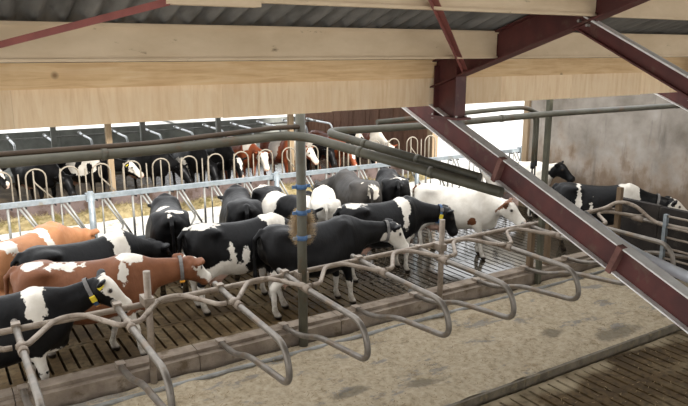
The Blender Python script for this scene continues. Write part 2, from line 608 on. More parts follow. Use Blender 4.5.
# feed table and plinths
tb = MB().box(-3, 60, 13.1, 17.0, -0.5, .1).build('floor', M['table'])
tag(tb, 'pale concrete feed table between the two feed fences', 'floor', kind='structure')
pl = MB().box(-2.2, 14.1, 12.86, 13.08, -0.5, .42).build('trim_1', M['plinth'])
tag(pl, 'low plinth under the near feed fence', 'plinth', kind='structure')
pl2 = MB().box(-3, 14.5, 16.95, 17.2, -0.5, .52).build('trim_2', M['plinth'])
tag(pl2, 'mauve-brown plinth under the far feed fence', 'plinth', kind='structure')
ff = MB().box(-6, 14.6, 17.2, 27, -0.5, .1).build('floor', M['slat'])
tag(ff, 'dark floor of the far shed', 'floor', kind='structure')

# ------------------------------------------------------------------ walls
we = MB().box(13.5, 13.75, 3.0, 12.25, -0.6, 3.7).build('wall_right', M['wall'])
tag(we, 'stained grey rendered end wall', 'wall', kind='structure')
wp = MB().box(13.42, 13.72, 12.25, 12.42, -0.5, 3.75).build('wall_end_post', M['timber'])
tag(wp, 'tan timber post at the end of the stained wall', 'post')
wb = thing('back_wall', 'low dark grey wall at the back of the far shed', 'wall', (0, 0, 0))
wb['kind'] = 'structure'
del wb['category']
for i in range(12):
    x0 = -6 + i * 1.7
    MB().box(x0, x0 + 1.69, 26.2, 26.35, -0.3, 1.24).build('wall_panel', M['wallfar'], wb)
# brown end wall of the far shed, vertical boards
wf = link('wall_far_end', None)
tag(wf, 'brown boarded end wall of the far shed', 'wall', kind='structure')
bdm = MB().box(0, .06, 0, .29, 0, 4.0).mesh('board', M['rust'])
for i in range(29):
    link('board', bdm, wf, (14.45 + R.uniform(-.012, .012), 17.5 + i * .3, .1))
fp = MB().box(14.32, 14.56, 17.2, 17.48, .1, 4.1).build('wall_end_post', M['timber'])
tag(fp, 'tan timber post at the corner of the brown far shed wall', 'post')

# ------------------------------------------------------------------ roof over the camera's side
SLOPE = 0.316
zr = lambda y: 4.296 + SLOPE * (5.05 - y)     # underside of the sheets
ceil = link('ceiling', None)
tag(ceil, 'dark grey corrugated fibre-cement roof', 'roof', kind='structure')


def sheet_mesh(length):
    waves, k = 5.25, 12
    n = int(waves * k)
    pit = .177
    th = .007
    vs = []
    for s in (0, 1):
        for i in range(n + 1):
            x = i / k * pit
            z = .031 * math.sin(2 * math.pi * i / k) + .031 + s * th
            vs += [(x, 0, z), (x, -length * math.cos(math.atan(SLOPE)), z + length * math.sin(math.atan(SLOPE)))]
    fs = []
    o = (n + 1) * 2
    for i in range(n):
        a = 2 * i
        fs.append((a, a + 1, a + 3, a + 2))
        fs.append((o + a, o + a + 2, o + a + 3, o + a + 1))
        fs.append((a, a + 2, o + a + 2, o + a))
        fs.append((a + 1, o + a + 1, o + a + 3, a + 3))
    b = MB()
    b.v, b.f = vs, fs
    me = b.mesh('roof_sheet', M['roof'])
    for p in me.polygons:
        p.use_smooth = True
    me.set_sharp_from_angle(angle=RAD(50))
    return me


SH = sheet_mesh(2.5)
ylow = 6.25
for r_ in range(5):
    y = ylow - r_ * 2.26
    for i in range(19):
        link('roof_sheet', SH, ceil, (-2.6 + i * .885, y, zr(y) + .011 * (r_ % 2) + .008 * (i % 2)))

yb = ylow - 5 * 2.26
for r_ in range(5):
    for i in range(19):
        o = link('roof_sheet', SH, ceil, (-2.6 + (i + 1) * .885, yb - 9.6 + r_ * 2.26, zr(yb) - 9.6 * SLOPE + r_ * 2.26 * SLOPE + .011 * (r_ % 2) + .008 * (i % 2)))
        o.rotation_euler = (0, 0, math.pi)

# ------------------------------------------------------------------ steel frames
def ibeam(name, a, b, depth, width, parent, up, tf=.014, tw=.010, top_mat='red', mat='red', bottom=None):
    a, b, up = Vector(a), Vector(b), Vector(up)
    d = (b - a).normalized()
    s = d.cross(up).normalized()
    u = s.cross(d).normalized()
    c = (a + b) / 2
    L = (b - a).length / 2
    web = MB().obox(c, d, L, s, tw / 2, u, depth / 2 - tf).build(name, M[mat], parent)
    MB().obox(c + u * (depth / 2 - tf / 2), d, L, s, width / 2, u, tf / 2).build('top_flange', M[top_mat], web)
    MB().obox(c - u * (depth / 2 - tf / 2), d, L, s, width / 2, u, tf / 2).build('bottom_flange', M[bottom or (mat if top_mat == 'red' else 'red_dust_glare')], web)
    return web


def steel_frame(X, label):
    fr = thing('steel_frame', label, 'frame', (X, -2, 0), 'steel frames')
    P = lambda y, z, x=0: (x, y + 2, z)
    # rafter under the sheets
    def rz(y):
        return zr(y) - .02
    ibeam('rafter', P(6.15, rz(6.15) - .15), P(-2.2, rz(-2.2) - .15), .28, .15, fr, (0, 0, 1))
    # short column stub
    ibeam('column', P(5.735, 3.38), P(5.735, 3.93), .37, .15, fr, (0, -1, 0), tw=.018)
    MB().box(-.10, .10, 7.48, 7.98, 3.355, 3.382).build('base_plate', M['red'], fr)
    for sx in (-.07, .07):
        for yy in (7.53, 7.93):
            MB().tube([(sx, yy, 3.345), (sx, yy, 3.40)], .014, 6).build('bolt', M['bolt'], fr)
    # long inclined leg
    sl = (3.40 - 1.92) / (6.44 - 2.71)
    yl = lambda z: 2.71 + (z - 1.92) / sl
    ibeam('inclined_leg', P(6.75, 1.92 + sl * (6.75 - 2.71) + .135, -.02), P(yl(.12), .12 + .135, -.02), .262, .125, fr, (0, 0, 1), top_mat='red_dust_glare')
    for yy in (4.86, 3.42):
        z0 = 1.92 + sl * (yy - 2.71) + .135
        MB().obox(P(yy, z0, -.062), (0, math.cos(math.atan(sl)), math.sin(math.atan(sl))), .026, (1, 0, 0), .04,
                  (0, -math.sin(math.atan(sl)), math.cos(math.atan(sl))), .135).build('stiffener', M['stiff'], fr)
    # tie that drops from the rafter towards the near side
    ty0, tz0, ty1, tz1 = 4.0, 4.33, -1.7, 4.33 - .485 * 5.7
    d = Vector((0, ty1 - ty0, tz1 - tz0)).normalized()
    ibeam('tie', P(ty0, tz0), P(ty1, tz1), .14, .085, fr, (0, 0, 1), top_mat='red_dust_glare', bottom='red')
    MB().box(-.012, .012, 5.86, 6.10, 4.27, 4.45).build('gusset', M['red'], fr)
    for yy, zz in ((6.02, 4.35), (5.93, 4.31)):
        MB().tube([(-.05, yy, zz), (.05, yy, zz)], .014, 6).build('bolt', M['bolt'], fr)
    # far-off inner post that carries leg and tie
    ibeam('inner_post', P(-1.85, 0), P(-1.85, rz(-1.85) - .3), .2, .2, fr, (0, 1, 0))
    return fr


FX = [-.12, 5.0, 10.05]
steel_frame(FX[0], 'red steel roof frame beyond the left edge of the view')
steel_frame(FX[1], 'large red steel roof frame with long inclined leg crossing the view')
steel_frame(FX[2], 'red steel roof frame at the right edge beside the plywood')


def purlin(x0, x1, y, label):
    z1 = zr(y) - .006
    z0 = z1 - .27
    b = MB()
    b.box(x0, x1, y - .03, y + .03, z0, z1)
    b.box(x0, x1, y - .048, y - .03, z0, z0 + .022)
    b.box(x0, x1, y - .048, y - .03, z1 - .03, z1 - .004)
    o = b.build('purlin', M['purlin'])
    tag(o, label, 'beam', 'roof purlins')
    return o


bays = [(FX[0] + .02, FX[1] - .02, 'left bay'), (FX[1] + .02, FX[2] - .02, 'right bay'), (FX[2] + .02, 14.2, 'far right bay')]
pos = ['lowest', 'second lowest', 'third', 'fourth', 'fifth', 'sixth']
for j, y in enumerate((5.05, 3.9, 2.75, 1.6, .45, -.7)):
    for (x0, x1, nm) in bays:
        purlin(x0, x1, y, 'beige roof purlin, %s, in the %s' % (pos[j], nm))
# cream block under the second purlin where the left brace lands
cb = MB().box(1.24, 1.82, 3.83, 3.93, 4.355, 4.452).build('timber_block', M['purlin'])
tag(cb, 'short cream block at the end of the left red brace', 'block')


def brace(a, b, label):
    a, b = Vector(a), Vector(b)
    d = (b - a).normalized()
    s = d.cross(Vector((0, 0, 1))).normalized()
    u = s.cross(d)
    m = MB()
    c = (a + b) / 2
    L = (b - a).length / 2
    m.obox(c, d, L, s, .026, u, .004)
    m.obox(c + s * .023 - u * .018, d, L, s, .004, u, .020)
    o = m.build('angle_brace', M['redlight'])
    return tag(o, label, 'brace', 'thin red braces')


brace((-.1, 5.45, 3.98), (1.27, 3.86, 4.385), 'thin red angle brace crossing the upper left corner')
brace((4.93, 5.42, 3.90), (2.86, 3.53, 4.52), 'thin red angle brace rising left from the steel knee')

# timber plank and plywood skirt below the eave
for (x0, x1, nm) in ((-1.5, 4.985, 'left of'), (5.015, 10.0, 'right of'), (10.1, 13.4, 'beyond the frame at')):
    o = MB().box(x0, x1, 5.955, 5.99, 3.79, 4.0).build('timber_plank', M['plank'])
    lb = {'left of': 'long pine plank above the plywood, left of the steel column',
          'right of': 'long pine plank above the plywood, right of the steel column'}.get(nm, 'pine plank beyond the frame at the right edge')
    tag(o, lb, 'plank', 'eave planks')
cuts = [-1.5, .62, 2.42, 3.62, 4.92, 6.05, 7.35, 8.85, 10.0]
for i in range(len(cuts) - 1):
    o = MB().box(cuts[i] + .0008, cuts[i + 1] - .0008, 5.99, 6.008, 3.475 + R.uniform(-.004, .004), 3.985).build('plywood_panel', M['plywood'])
    tag(o, 'plywood skirt panel under the eave, %s from the left' % ORD[i], 'panel', 'plywood skirt panels')

# ------------------------------------------------------------------ cubicle row
RAILY, RAILZ = 7.54, 1.2
nr = thing('neck_rail', 'dirty steel rail with wavy tubes along the stall heads', 'rail', (0, RAILY, 0))
MB().tube([(-1.5, 0, RAILZ - .02), (2, 0, RAILZ - .03), (5, 0, RAILZ), (8, 0, RAILZ + .03), (10.6, 0, RAILZ + .05)], .036, 10).build('rail_tube', M['tube'], nr, True)
STX = [.5 + 1.14 * i for i in range(-1, 10)]
for i, x in enumerate(STX[:-1]):
    xa, xb = x, STX[i + 1]
    pts = [(xa + .015, -.55, RAILZ), (xa + .13, -.54, RAILZ), (xa + .47, -.085, RAILZ + .035), (xb - .40, -.085, RAILZ + .035), (xb - .11, -.54, RAILZ), (xb - .015, -.55, RAILZ)]
    MB().tube(bend(pts, .22, 6), .031, 8).build('wavy_tube', M['tube'], nr, True)


def divider(mat, clamp_mat, label, group):
    t = thing('stall_divider', label, 'stall divider', (0, 0, 0), group)
    path = [(0, 7.72, 1.2), (0, 7.0, 1.17), (0, 5.70, 1.16), (0, 5.57, .74), (0, 6.68, .63), (0, 7.12, .465), (0, 7.62, .43)]
    P = [Vector(p) for p in path]
    pts = bend(path, .25, 7)
    MB().tube(pts, .037, 10).build('loop_tube', mat, t, True)
    MB().tube([(0, 7.10, 1.17), (0, 6.88, 1.165)], .052, 10).build('clamp', clamp_mat, t, True)
    MB().box(-.045, .045, 7.50, 7.60, 1.155, 1.25).build('rail_bracket', clamp_mat, t)
    MB().box(-.05, .05, 7.56, 7.68, .40, .47).build('foot_bracket', clamp_mat, t)
    return t


M['loop'] = mat_mottle('worn_steel_loop', (128, 120, 110), (100, 93, 84), 5, 0.38, 0.05, metal=0.4, spec=0.5, dirt=(112, 98, 82), dirt_scale=4)
d0 = divider(M['loop'], M['tube'], '', 'bent tube stall dividers over the bedding')
k = 0
for i, x in enumerate(STX):
    if x < 0:
        continue
    o = d0 if k == 0 else copy_tree(d0)
    o.location = (x, 0, R.uniform(-.01, .01))
    o.rotation_euler = (0, 0, RAD(R.uniform(-1.2, 1.2)))
    o['label'] = 'bent tube stall divider over the pale bedding, %s from the left' % ORD[k]
    k += 1


def post(name, x, y, z0, z1, w, mat, label, cap=True, group=None, round_=True):
    t = thing(name, label, 'post', (x, y, z0), group)
    b = MB()
    if round_:
        b.tube([(0, 0, 0), (0, 0, z1 - z0)], w / 2, 12)
    else:
        b.box(-w / 2, w / 2, -w / 2, w / 2, 0, z1 - z0)
    b.build('shaft', mat, t, round_)
    MB().box(-w * .75, w * .75, -w * .75, w * .75, 0, .018).build('foot_plate', mat, t)
    return t


t = post('rail_post', 1.97, 7.40, .12, 1.62, .085, M['tube'], 'short steel rail post beside the brown cow', group='rail posts')
for zz in (1.13,):
    MB().box(-.06, .06, -.055, .16, zz - .05, zz + .05).build('rail_clamp', M['tube'], t)
t = post('rail_post', 6.4, 7.40, .12, 1.63, .085, M['tube'], 'short steel rail post below the white cow', group='rail posts')
MB().box(-.06, .06, -.055, .16, 1.03, 1.13).build('rail_clamp', M['tube'], t)
t = post('rail_post', 8.6, 7.62, .42, 1.2, .09, M['oldwood'], 'left of two brown stub posts behind the inclined steel leg', group='rail posts', round_=False)
t = post('rail_post', 9.02, 7.62, .42, 1.16, .08, M['oldwood'], 'right of two brown stub posts behind the inclined steel leg', group='rail posts', round_=False)
t = post('rail_post', 10.55, 7.35, .12, 1.68, .085, M['oldwood'], 'brown timber post at the corner of the dark partition', group='rail posts', round_=False)

tp = post('tall_post', 4.0, 7.38, .1, 3.55, .125, M['tubedark'], 'tall dark steel post carrying the overhead pipes and brush')
for zz in (2.30, 1.96, 1.62):
    b = MB()
    b.tube([(.0, 0, zz - .03), (.0, 0, zz + .03)], .074, 14)
    o = b.build('blue_clamp', M['blue'], tp, True)
    b = MB().box(-.13, .13, -.012, .012, zz - .02, zz + .02)
    b.build('clamp_ear', M['blue'] if zz > 1.7 else M['galvdull'], o)
MB().box(-.07, .07, -.05, .12, 1.03, 1.15).build('rail_clamp', M['tube'], tp)
tp2 = post('tall_post', 8.6, 7.42, .1, 3.55, .075, M['olive'], 'tall dark steel post in front of the stained wall', round_=False)

# cow brush: radial bristles round a core behind the post
br = thing('cow_brush', 'round straw-coloured cow brush fixed to the tall post', 'brush', (4.13, 7.60, 1.80))
MB().tube([(0, 0, -.2), (0, 0, .2)], .07, 12).build('core', M['blue'], br, True)
b = MB()
for k in range(2600):
    a, zz = R.uniform(0, 2 * math.pi), R.uniform(-.24, .24)
    l_ = (.215 + R.uniform(-.02, .015)) * math.sqrt(max(.25, 1 - (zz / .28) ** 2))
    ca, sa = math.cos(a), math.sin(a)
    dz = R.uniform(-.03, .03)
    w = .0045
    b.add([(ca * .06 - sa * w, sa * .06 + ca * w, zz), (ca * .06 + sa * w, sa * .06 - ca * w, zz), (ca * l_, sa * l_, zz + dz)], [(0, 1, 2)])
o = b.build('bristles', M['bristle'], br)
o['kind'] = 'stuff'

# overhead pipes
PZ = 3.06


def pipe(pts, r, mat, label, rad=.15, name='overhead_pipe', joints=()):
    t = thing(name, label, 'pipe', pts[0], 'overhead pipes')
    o = Vector(pts[0])
    P = [Vector(p) - o for p in pts]
    MB().tube(bend(P, rad, 6), r, 12).build('pipe_tube', mat, t, True)
    for (i, f) in joints:
        c = P[i].lerp(P[i + 1], f)
        d = (P[i + 1] - P[i]).normalized() * .03
        MB().tube([c - d, c + d], r * 1.14, 12).build('pipe_collar', mat, t, True)
    return t


pipe([(-1.4, 7.25, 3.02), (2.1, 7.25, 3.03), (3.9, 7.27, 3.09), (4.855, 4.72, 2.70)], .056, M['tubedark'],
     'long grey overhead pipe from the left bending down to the inclined leg', .35, joints=((0, .5), (0, .85), (2, .35), (2, .7)))
pipe([(-1.4, 7.30, 3.095), (2.1, 7.30, 3.105), (3.6, 7.31, 3.18), (3.95, 7.33, 3.17)], .03, M['brownpipe'],
     'thin brown overhead pipe on top of the left grey pipe', .1)
pipe([(13.4, 7.28, 3.09), (8.5, 7.30, 3.11), (5.8, 7.30, 3.07), (4.30, 7.30, 3.09), (4.86, 5.05, 2.80)], .05, M['tubedark'],
     'grey overhead pipe from the right with a sharp elbow', .22, joints=((0, .3), (1, .4), (3, .3), (3, .65)))
pipe([(5.2, 7.42, 3.15), (7.6, 7.44, 3.22), (8.1, 7.46, 3.22), (8.42, 7.48, 3.10)], .035, M['tubedark'],
     'thin dark pipe lying along the right overhead pipe', .25)
for (x, y, lb) in ((8.40, 7.52, 'left of the pair of dark drop hoses beside the tall post'), (8.62, 7.66, 'right of the pair of dark drop hoses behind the tall post')):
    t = thing('drop_hose', lb, 'hose', (x, y, 1.3), 'drop hoses')
    MB().tube(bend([(-.34, -.1, 1.80), (-.05, -.04, 1.78), (0, 0, 1.5), (0, 0, .95)], .2, 6), .028, 10).build('hose', M['tubedark'], t, True)
    MB().tube([(0, 0, 1.0), (0, 0, .9)], .034, 10).build('coupling', M['rubber'], t, True)
    MB().tube([(0, 0, .92), (.02, 0, .1)], .014, 8).build('dropper', M['rubber'], t, True)

# partition, gate and pipe on the right
pt = thing('partition', 'dark soiled concrete partition at the end of the stall row', 'partition', (10.95, 5.1, 0))
for i in range(3):
    MB().box(-.06, .06, 0 + i * .84, .83 + i * .84, .12, 1.40 - .012 * (i % 2)).build('concrete_panel', M['panel'], pt)
gt = thing('tube_gate', 'galvanised tube gate in front of the dark partition', 'gate', (10.55, 6.42, .15))
MB().box(-.035, .035, -.03, .03, 0, 1.22).build('gate_post', M['galv'], gt)
for zz in (1.19, 1.0, .82, .63, .45):
    MB().tube([(0, 0, zz), (.05, -1.7, zz)], .02, 8).build('gate_bar', M['tube'], gt, True)
MB().tube(bend([(.05, -1.7, 1.19), (.05, -1.78, .82), (.05, -1.7, .45)], .05), .02, 8).build('gate_end', M['tube'], gt, True)
hl = thing('handling_rail', 'wavy rail rising over the brown timber post', 'rail', (10.5, 7.4, 1.2))
MB().tube(bend([(-.95, .12, .06), (-.2, .05, .10), (.02, -.05, .23), (.1, -.35, .20), (.12, -.75, -.06), (.12, -1.3, -.02), (.15, -2.2, -.02)], .25, 6), .034, 10).build('rail_tube', M['tube'], hl, True)
bp = thing('plastic_pipe', 'blue-grey plastic pipe beside the inclined red leg', 'pipe', (5.16, 3.62, 2.46))
MB().tube(bend([(0, 0.35, .13), (.05, -.1, -.10), (.11, -.55, -.20), (.22, -1.3, -.34)], .3, 6), .048, 12).build('pipe_tube', M['bluegrey'], bp, True)

# ------------------------------------------------------------------ near feed fence
FY = 13.0
nf = thing('feed_fence', 'galvanised self-locking feed fence along the alley', 'fence', (0, FY, .42))
MB().box(-2.0, 14.1, -.045, .045, .93, 1.02).build('top_rail', M['galv'], nf)
MB().box(-2.0, 14.1, -.03, .03, .02, .08).build('bottom_rail', M['galv'], nf)
rv = MB()
bar = MB().tube([(0, 0, .05), (0, 0, .94)], .024, 8).mesh('bar', M['galvdull'], True)
thin = MB().tube([(0, 0, .05), (0, 0, .94)], .015, 8).mesh('bar', M['galvdull'], True)
lock = MB().tube(bend([(0, 0, .93), (.36, 0, .33), (.20, 0, .06)], .06), .021, 8).mesh('locking_bar', M['galvdull'], True)
lock2 = MB().tube([(0, 0, .93), (.46, 0, .06)], .021, 8).mesh('locking_bar', M['galvdull'], True)
bolt = MB().tube([(0, -.06, .905), (0, .06, .905)], .018, 6).mesh('bolt', M['rubber'])
for i in range(22):
    x = -1.85 + i * .735
    link('bar', bar, nf, (x, 0, 0))
    link('bar', thin, nf, (x + .16, 0, 0))
    link('locking_bar', lock, nf, (x + .17, .02, 0))
    link('locking_bar', lock2, nf, (x + .25, -.02, 0))
    link('bolt', bolt, nf, (x + .06, 0, 0))
    link('bolt', bolt, nf, (x + .3, 0, 0))
for x in (2.5, 6.4, 10.3, 14.0):
    o = MB().tube([(x, -.07, -.4), (x, -.07, 1.09)], .055, 12).build('fence_post', M['galv'], nf, True)
    MB().box(x - .075, x + .075, -.09, .06, .90, 1.05).build('post_sleeve', M['galv'], o)

# ------------------------------------------------------------------ far feed fence with arched yokes
F2 = 17.05
ffc = thing('feed_fence', 'cream arched-yoke feed fence across the feed table', 'fence', (0, F2, .44))
MB().tube([(-3, 0, .06), (14.3, 0, .06)], .03, 8).build('bottom_rail', M['cream'], ffc, True)
arch = MB().tube([(-.22, 0, 0.04), (-.22, 0, .72)] + [(-.22 * math.cos(a), 0, .72 + .2 * math.sin(a)) for a in [math.pi * j / 8 for j in range(1, 8)]] + [(.22, 0, .72), (.22, 0, .04)], .02, 8).mesh('yoke_arch', M['cream'], True)
midb = MB().tube([(0, 0, .04), (0, 0, .91)], .018, 8).mesh('yoke_bar', M['cream'], True)
slb = MB().tube(bend([(-.14, 0, .84), (-.16, 0, .62), (.30, 0, .1)], .1), .019, 8).mesh('locking_bar', M['cream'], True)
for i in range(23):
    x = -2.4 + i * .75
    link('yoke_arch', arch, ffc, (x, 0, 0))
    busy = i in {5, 7, 9, 11, 12, 13, 14, 16, 17, 18, 19, 20}          # a cow's neck fills this yoke
    link('yoke_bar', midb, ffc, (x + (-.20 if busy else R.choice((-.05, 0, .06))), 0, -.03))
    if i % 3 != 1 and not busy:
        link('locking_bar', slb, ffc, (x + .1, .03, 0))
    if i % 2:
        link('yoke_bar', midb, ffc, (x + .375, 0, -.08))
for i, x in enumerate((3.9, 9.05)):
    o = post('shed_post', x, 17.3, .1, 3.40, .14, M['timber'], 'tan shed post behind the far feed fence, %s from the left' % ORD[i], group='far shed posts', round_=False)
for i, x in enumerate((-1.0, 3.3, 6.0, 8.6, 11.4)):
    o = post('inner_post', x, 21.8, .1, 4.3, .15, M['wallfar'], 'dark inner post of the far shed, %s from the left' % ORD[i], group='far shed inner posts', round_=False)

# far stalls
d1 = divider(M['whitetube'], M['galvdull'], '', 'far stall dividers')
for i in range(12):
    o = d1 if i == 0 else copy_tree(d1)
    o.location = (1.15 + i * 1.14, 16.98, .1)
    o['label'] = 'bright zinc stall divider at the back of the far shed, %s from the left' % ORD[i]
fr = MB().tube([(-4, 24.55, 1.2), (14.4, 24.55, 1.2)], .03, 8).build('far_neck_rail', M['galvdull'], None, True)
tag(fr, 'dark horizontal rail through the far stall dividers', 'rail')
fb = MB().box(-4, 14.4, 22.6, 26.1, .08, .3).build('floor', M['wallfar'])
tag(fb, 'dark raised bed of the far stalls', 'floor', kind='structure')
# unseen far shed roof, eave lowered and brought forward to shade the far cows
fc = link('ceiling', None)
tag(fc, 'unseen roof of the far shed, eave shaped to shade the cows', 'roof', kind='structure')
for i in range(7):
    MB().obox((-5 + 2.85 * i, 21.2, 4.6), (1, 0, 0), 1.42, (0, .961, .276), 6.0, (0, -.276, .961), .02).build('roof_sheet', M['roof'], fc)


# ------------------------------------------------------------------ loose feed
def hay(name, x0, x1, yc, wid, h, n, z0, label):
    b = MB()
    nx_, ny_ = int((x1 - x0) / .09), 12
    vs, fs = [], []
    for i in range(nx_ + 1):
        x = x0 + (x1 - x0) * i / nx_
        hh = h * (.65 + .5 * math.sin(x * 1.9 + yc) * math.sin(x * .83 + 1) + R.uniform(-.12, .12))
        for j in range(ny_ + 1):
            t_ = j / ny_ * 2 - 1
            y = yc + t_ * wid * (1 + .12 * math.sin(x * 2.7 + j))
            vs.append((x, y, z0 + max(.004, hh * (1 - t_ * t_) + R.uniform(-.02, .02) * (1 - t_ * t_))))
    for i in range(nx_):
        for j in range(ny_):
            a = i * (ny_ + 1) + j
            fs.append((a, a + ny_ + 1, a + ny_ + 2, a + 1))
    b.v, b.f = vs, fs
    nv = len(vs)
    for k in range(n):
        p = vs[R.randrange(nv)]
        a, e = R.uniform(0, 6.283), R.uniform(-.2, .9)
        l_ = R.uniform(.06, .2)
        dx, dy, dz = math.cos(a) * math.cos(e) * l_, math.sin(a) * math.cos(e) * l_, math.sin(e) * l_
        w = .006
        z = max(p[2], z0 + .01)
        q = (p[0] + R.uniform(-.05, .05), p[1] + R.uniform(-.05, .05))
        b.add([(q[0] - dy / l_ * w, q[1] + dx / l_ * w, z), (q[0] + dy / l_ * w, q[1] - dx / l_ * w, z), (q[0] + dx, q[1] + dy, max(z0 + .005, z + dz))], [(0, 1, 2)])
    o = b.build(name, M['hay'])
    tag(o, label, 'hay', kind='stuff')


hay('hay', -2, 14.0, 16.55, .38, .28, 9000, .1, 'loose yellow hay heaped along the far feed fence')
hay('hay', 5.0, 13.8, 13.5, .3, .12, 3000, .1, 'thin strip of loose hay by the near feed fence')

# ------------------------------------------------------------------ cows
def smin(a, b, k):
    h = np.clip(.5 + .5 * (b - a) / k, 0, 1)
    return b + (a - b) * h - k * h * (1 - h)


def cat(xs, ys, n=200):
    """smooth table of ys over xs"""
    xs, ys = np.array(xs, float), np.array(ys, float)
    t = np.linspace(xs[0], xs[-1], n)
    m = np.gradient(ys, xs)
    i = np.clip(np.searchsorted(xs, t) - 1, 0, len(xs) - 2)
    h = xs[i + 1] - xs[i]
    s = (t - xs[i]) / h
    y = (2 * s**3 - 3 * s**2 + 1) * ys[i] + (s**3 - 2 * s**2 + s) * h * m[i] + (-2 * s**3 + 3 * s**2) * ys[i + 1] + (s**3 - s**2) * h * m[i + 1]
    return t, y


TX = [-.84, -.76, -.60, -.42, -.2, .05, .28, .48, .64, .78, .88]
TT = [1.335, 1.40, 1.425, 1.41, 1.385, 1.375, 1.39, 1.425, 1.41, 1.33, 1.22]     # top line
TB = [1.08, .90, .74, .65, .565, .54, .57, .61, .65, .74, .87]                     # under line
TW = [.11, .21, .29, .315, .35, .375, .345, .285, .245, .19, .12]
tt_x, tt = cat(TX, TT)
_, tbm = cat(TX, TB)
_, tw = cat(TX, TW)
HX = [0, .06, .15, .26, .38, .46, .52]
HH = [.095, .13, .145, .122, .095, .092, .062]
HW = [.092, .120, .118, .088, .074, .084, .058]
HX, HH, HW = [v * 1.1 for v in HX], [v * 1.1 for v in HH], [v * 1.1 for v in HW]
HC = [-.01, -.02, -.03, -.03, -.022, -.02, -.02]
hh_x, hh_t = cat(HX, HH, 80)
_, hw_t = cat(HX, HW, 80)
_, hc_t = cat(HX, HC, 80)


def direction(pitch, yaw):
    p, y = RAD(pitch), RAD(yaw)
    return np.array([math.cos(p) * math.cos(y), math.cos(p) * math.sin(y), math.sin(p)])


def frame(fwd):
    s = np.cross([0, 0, 1.0], fwd)
    s /= np.linalg.norm(s)
    return fwd, s, np.cross(fwd, s)


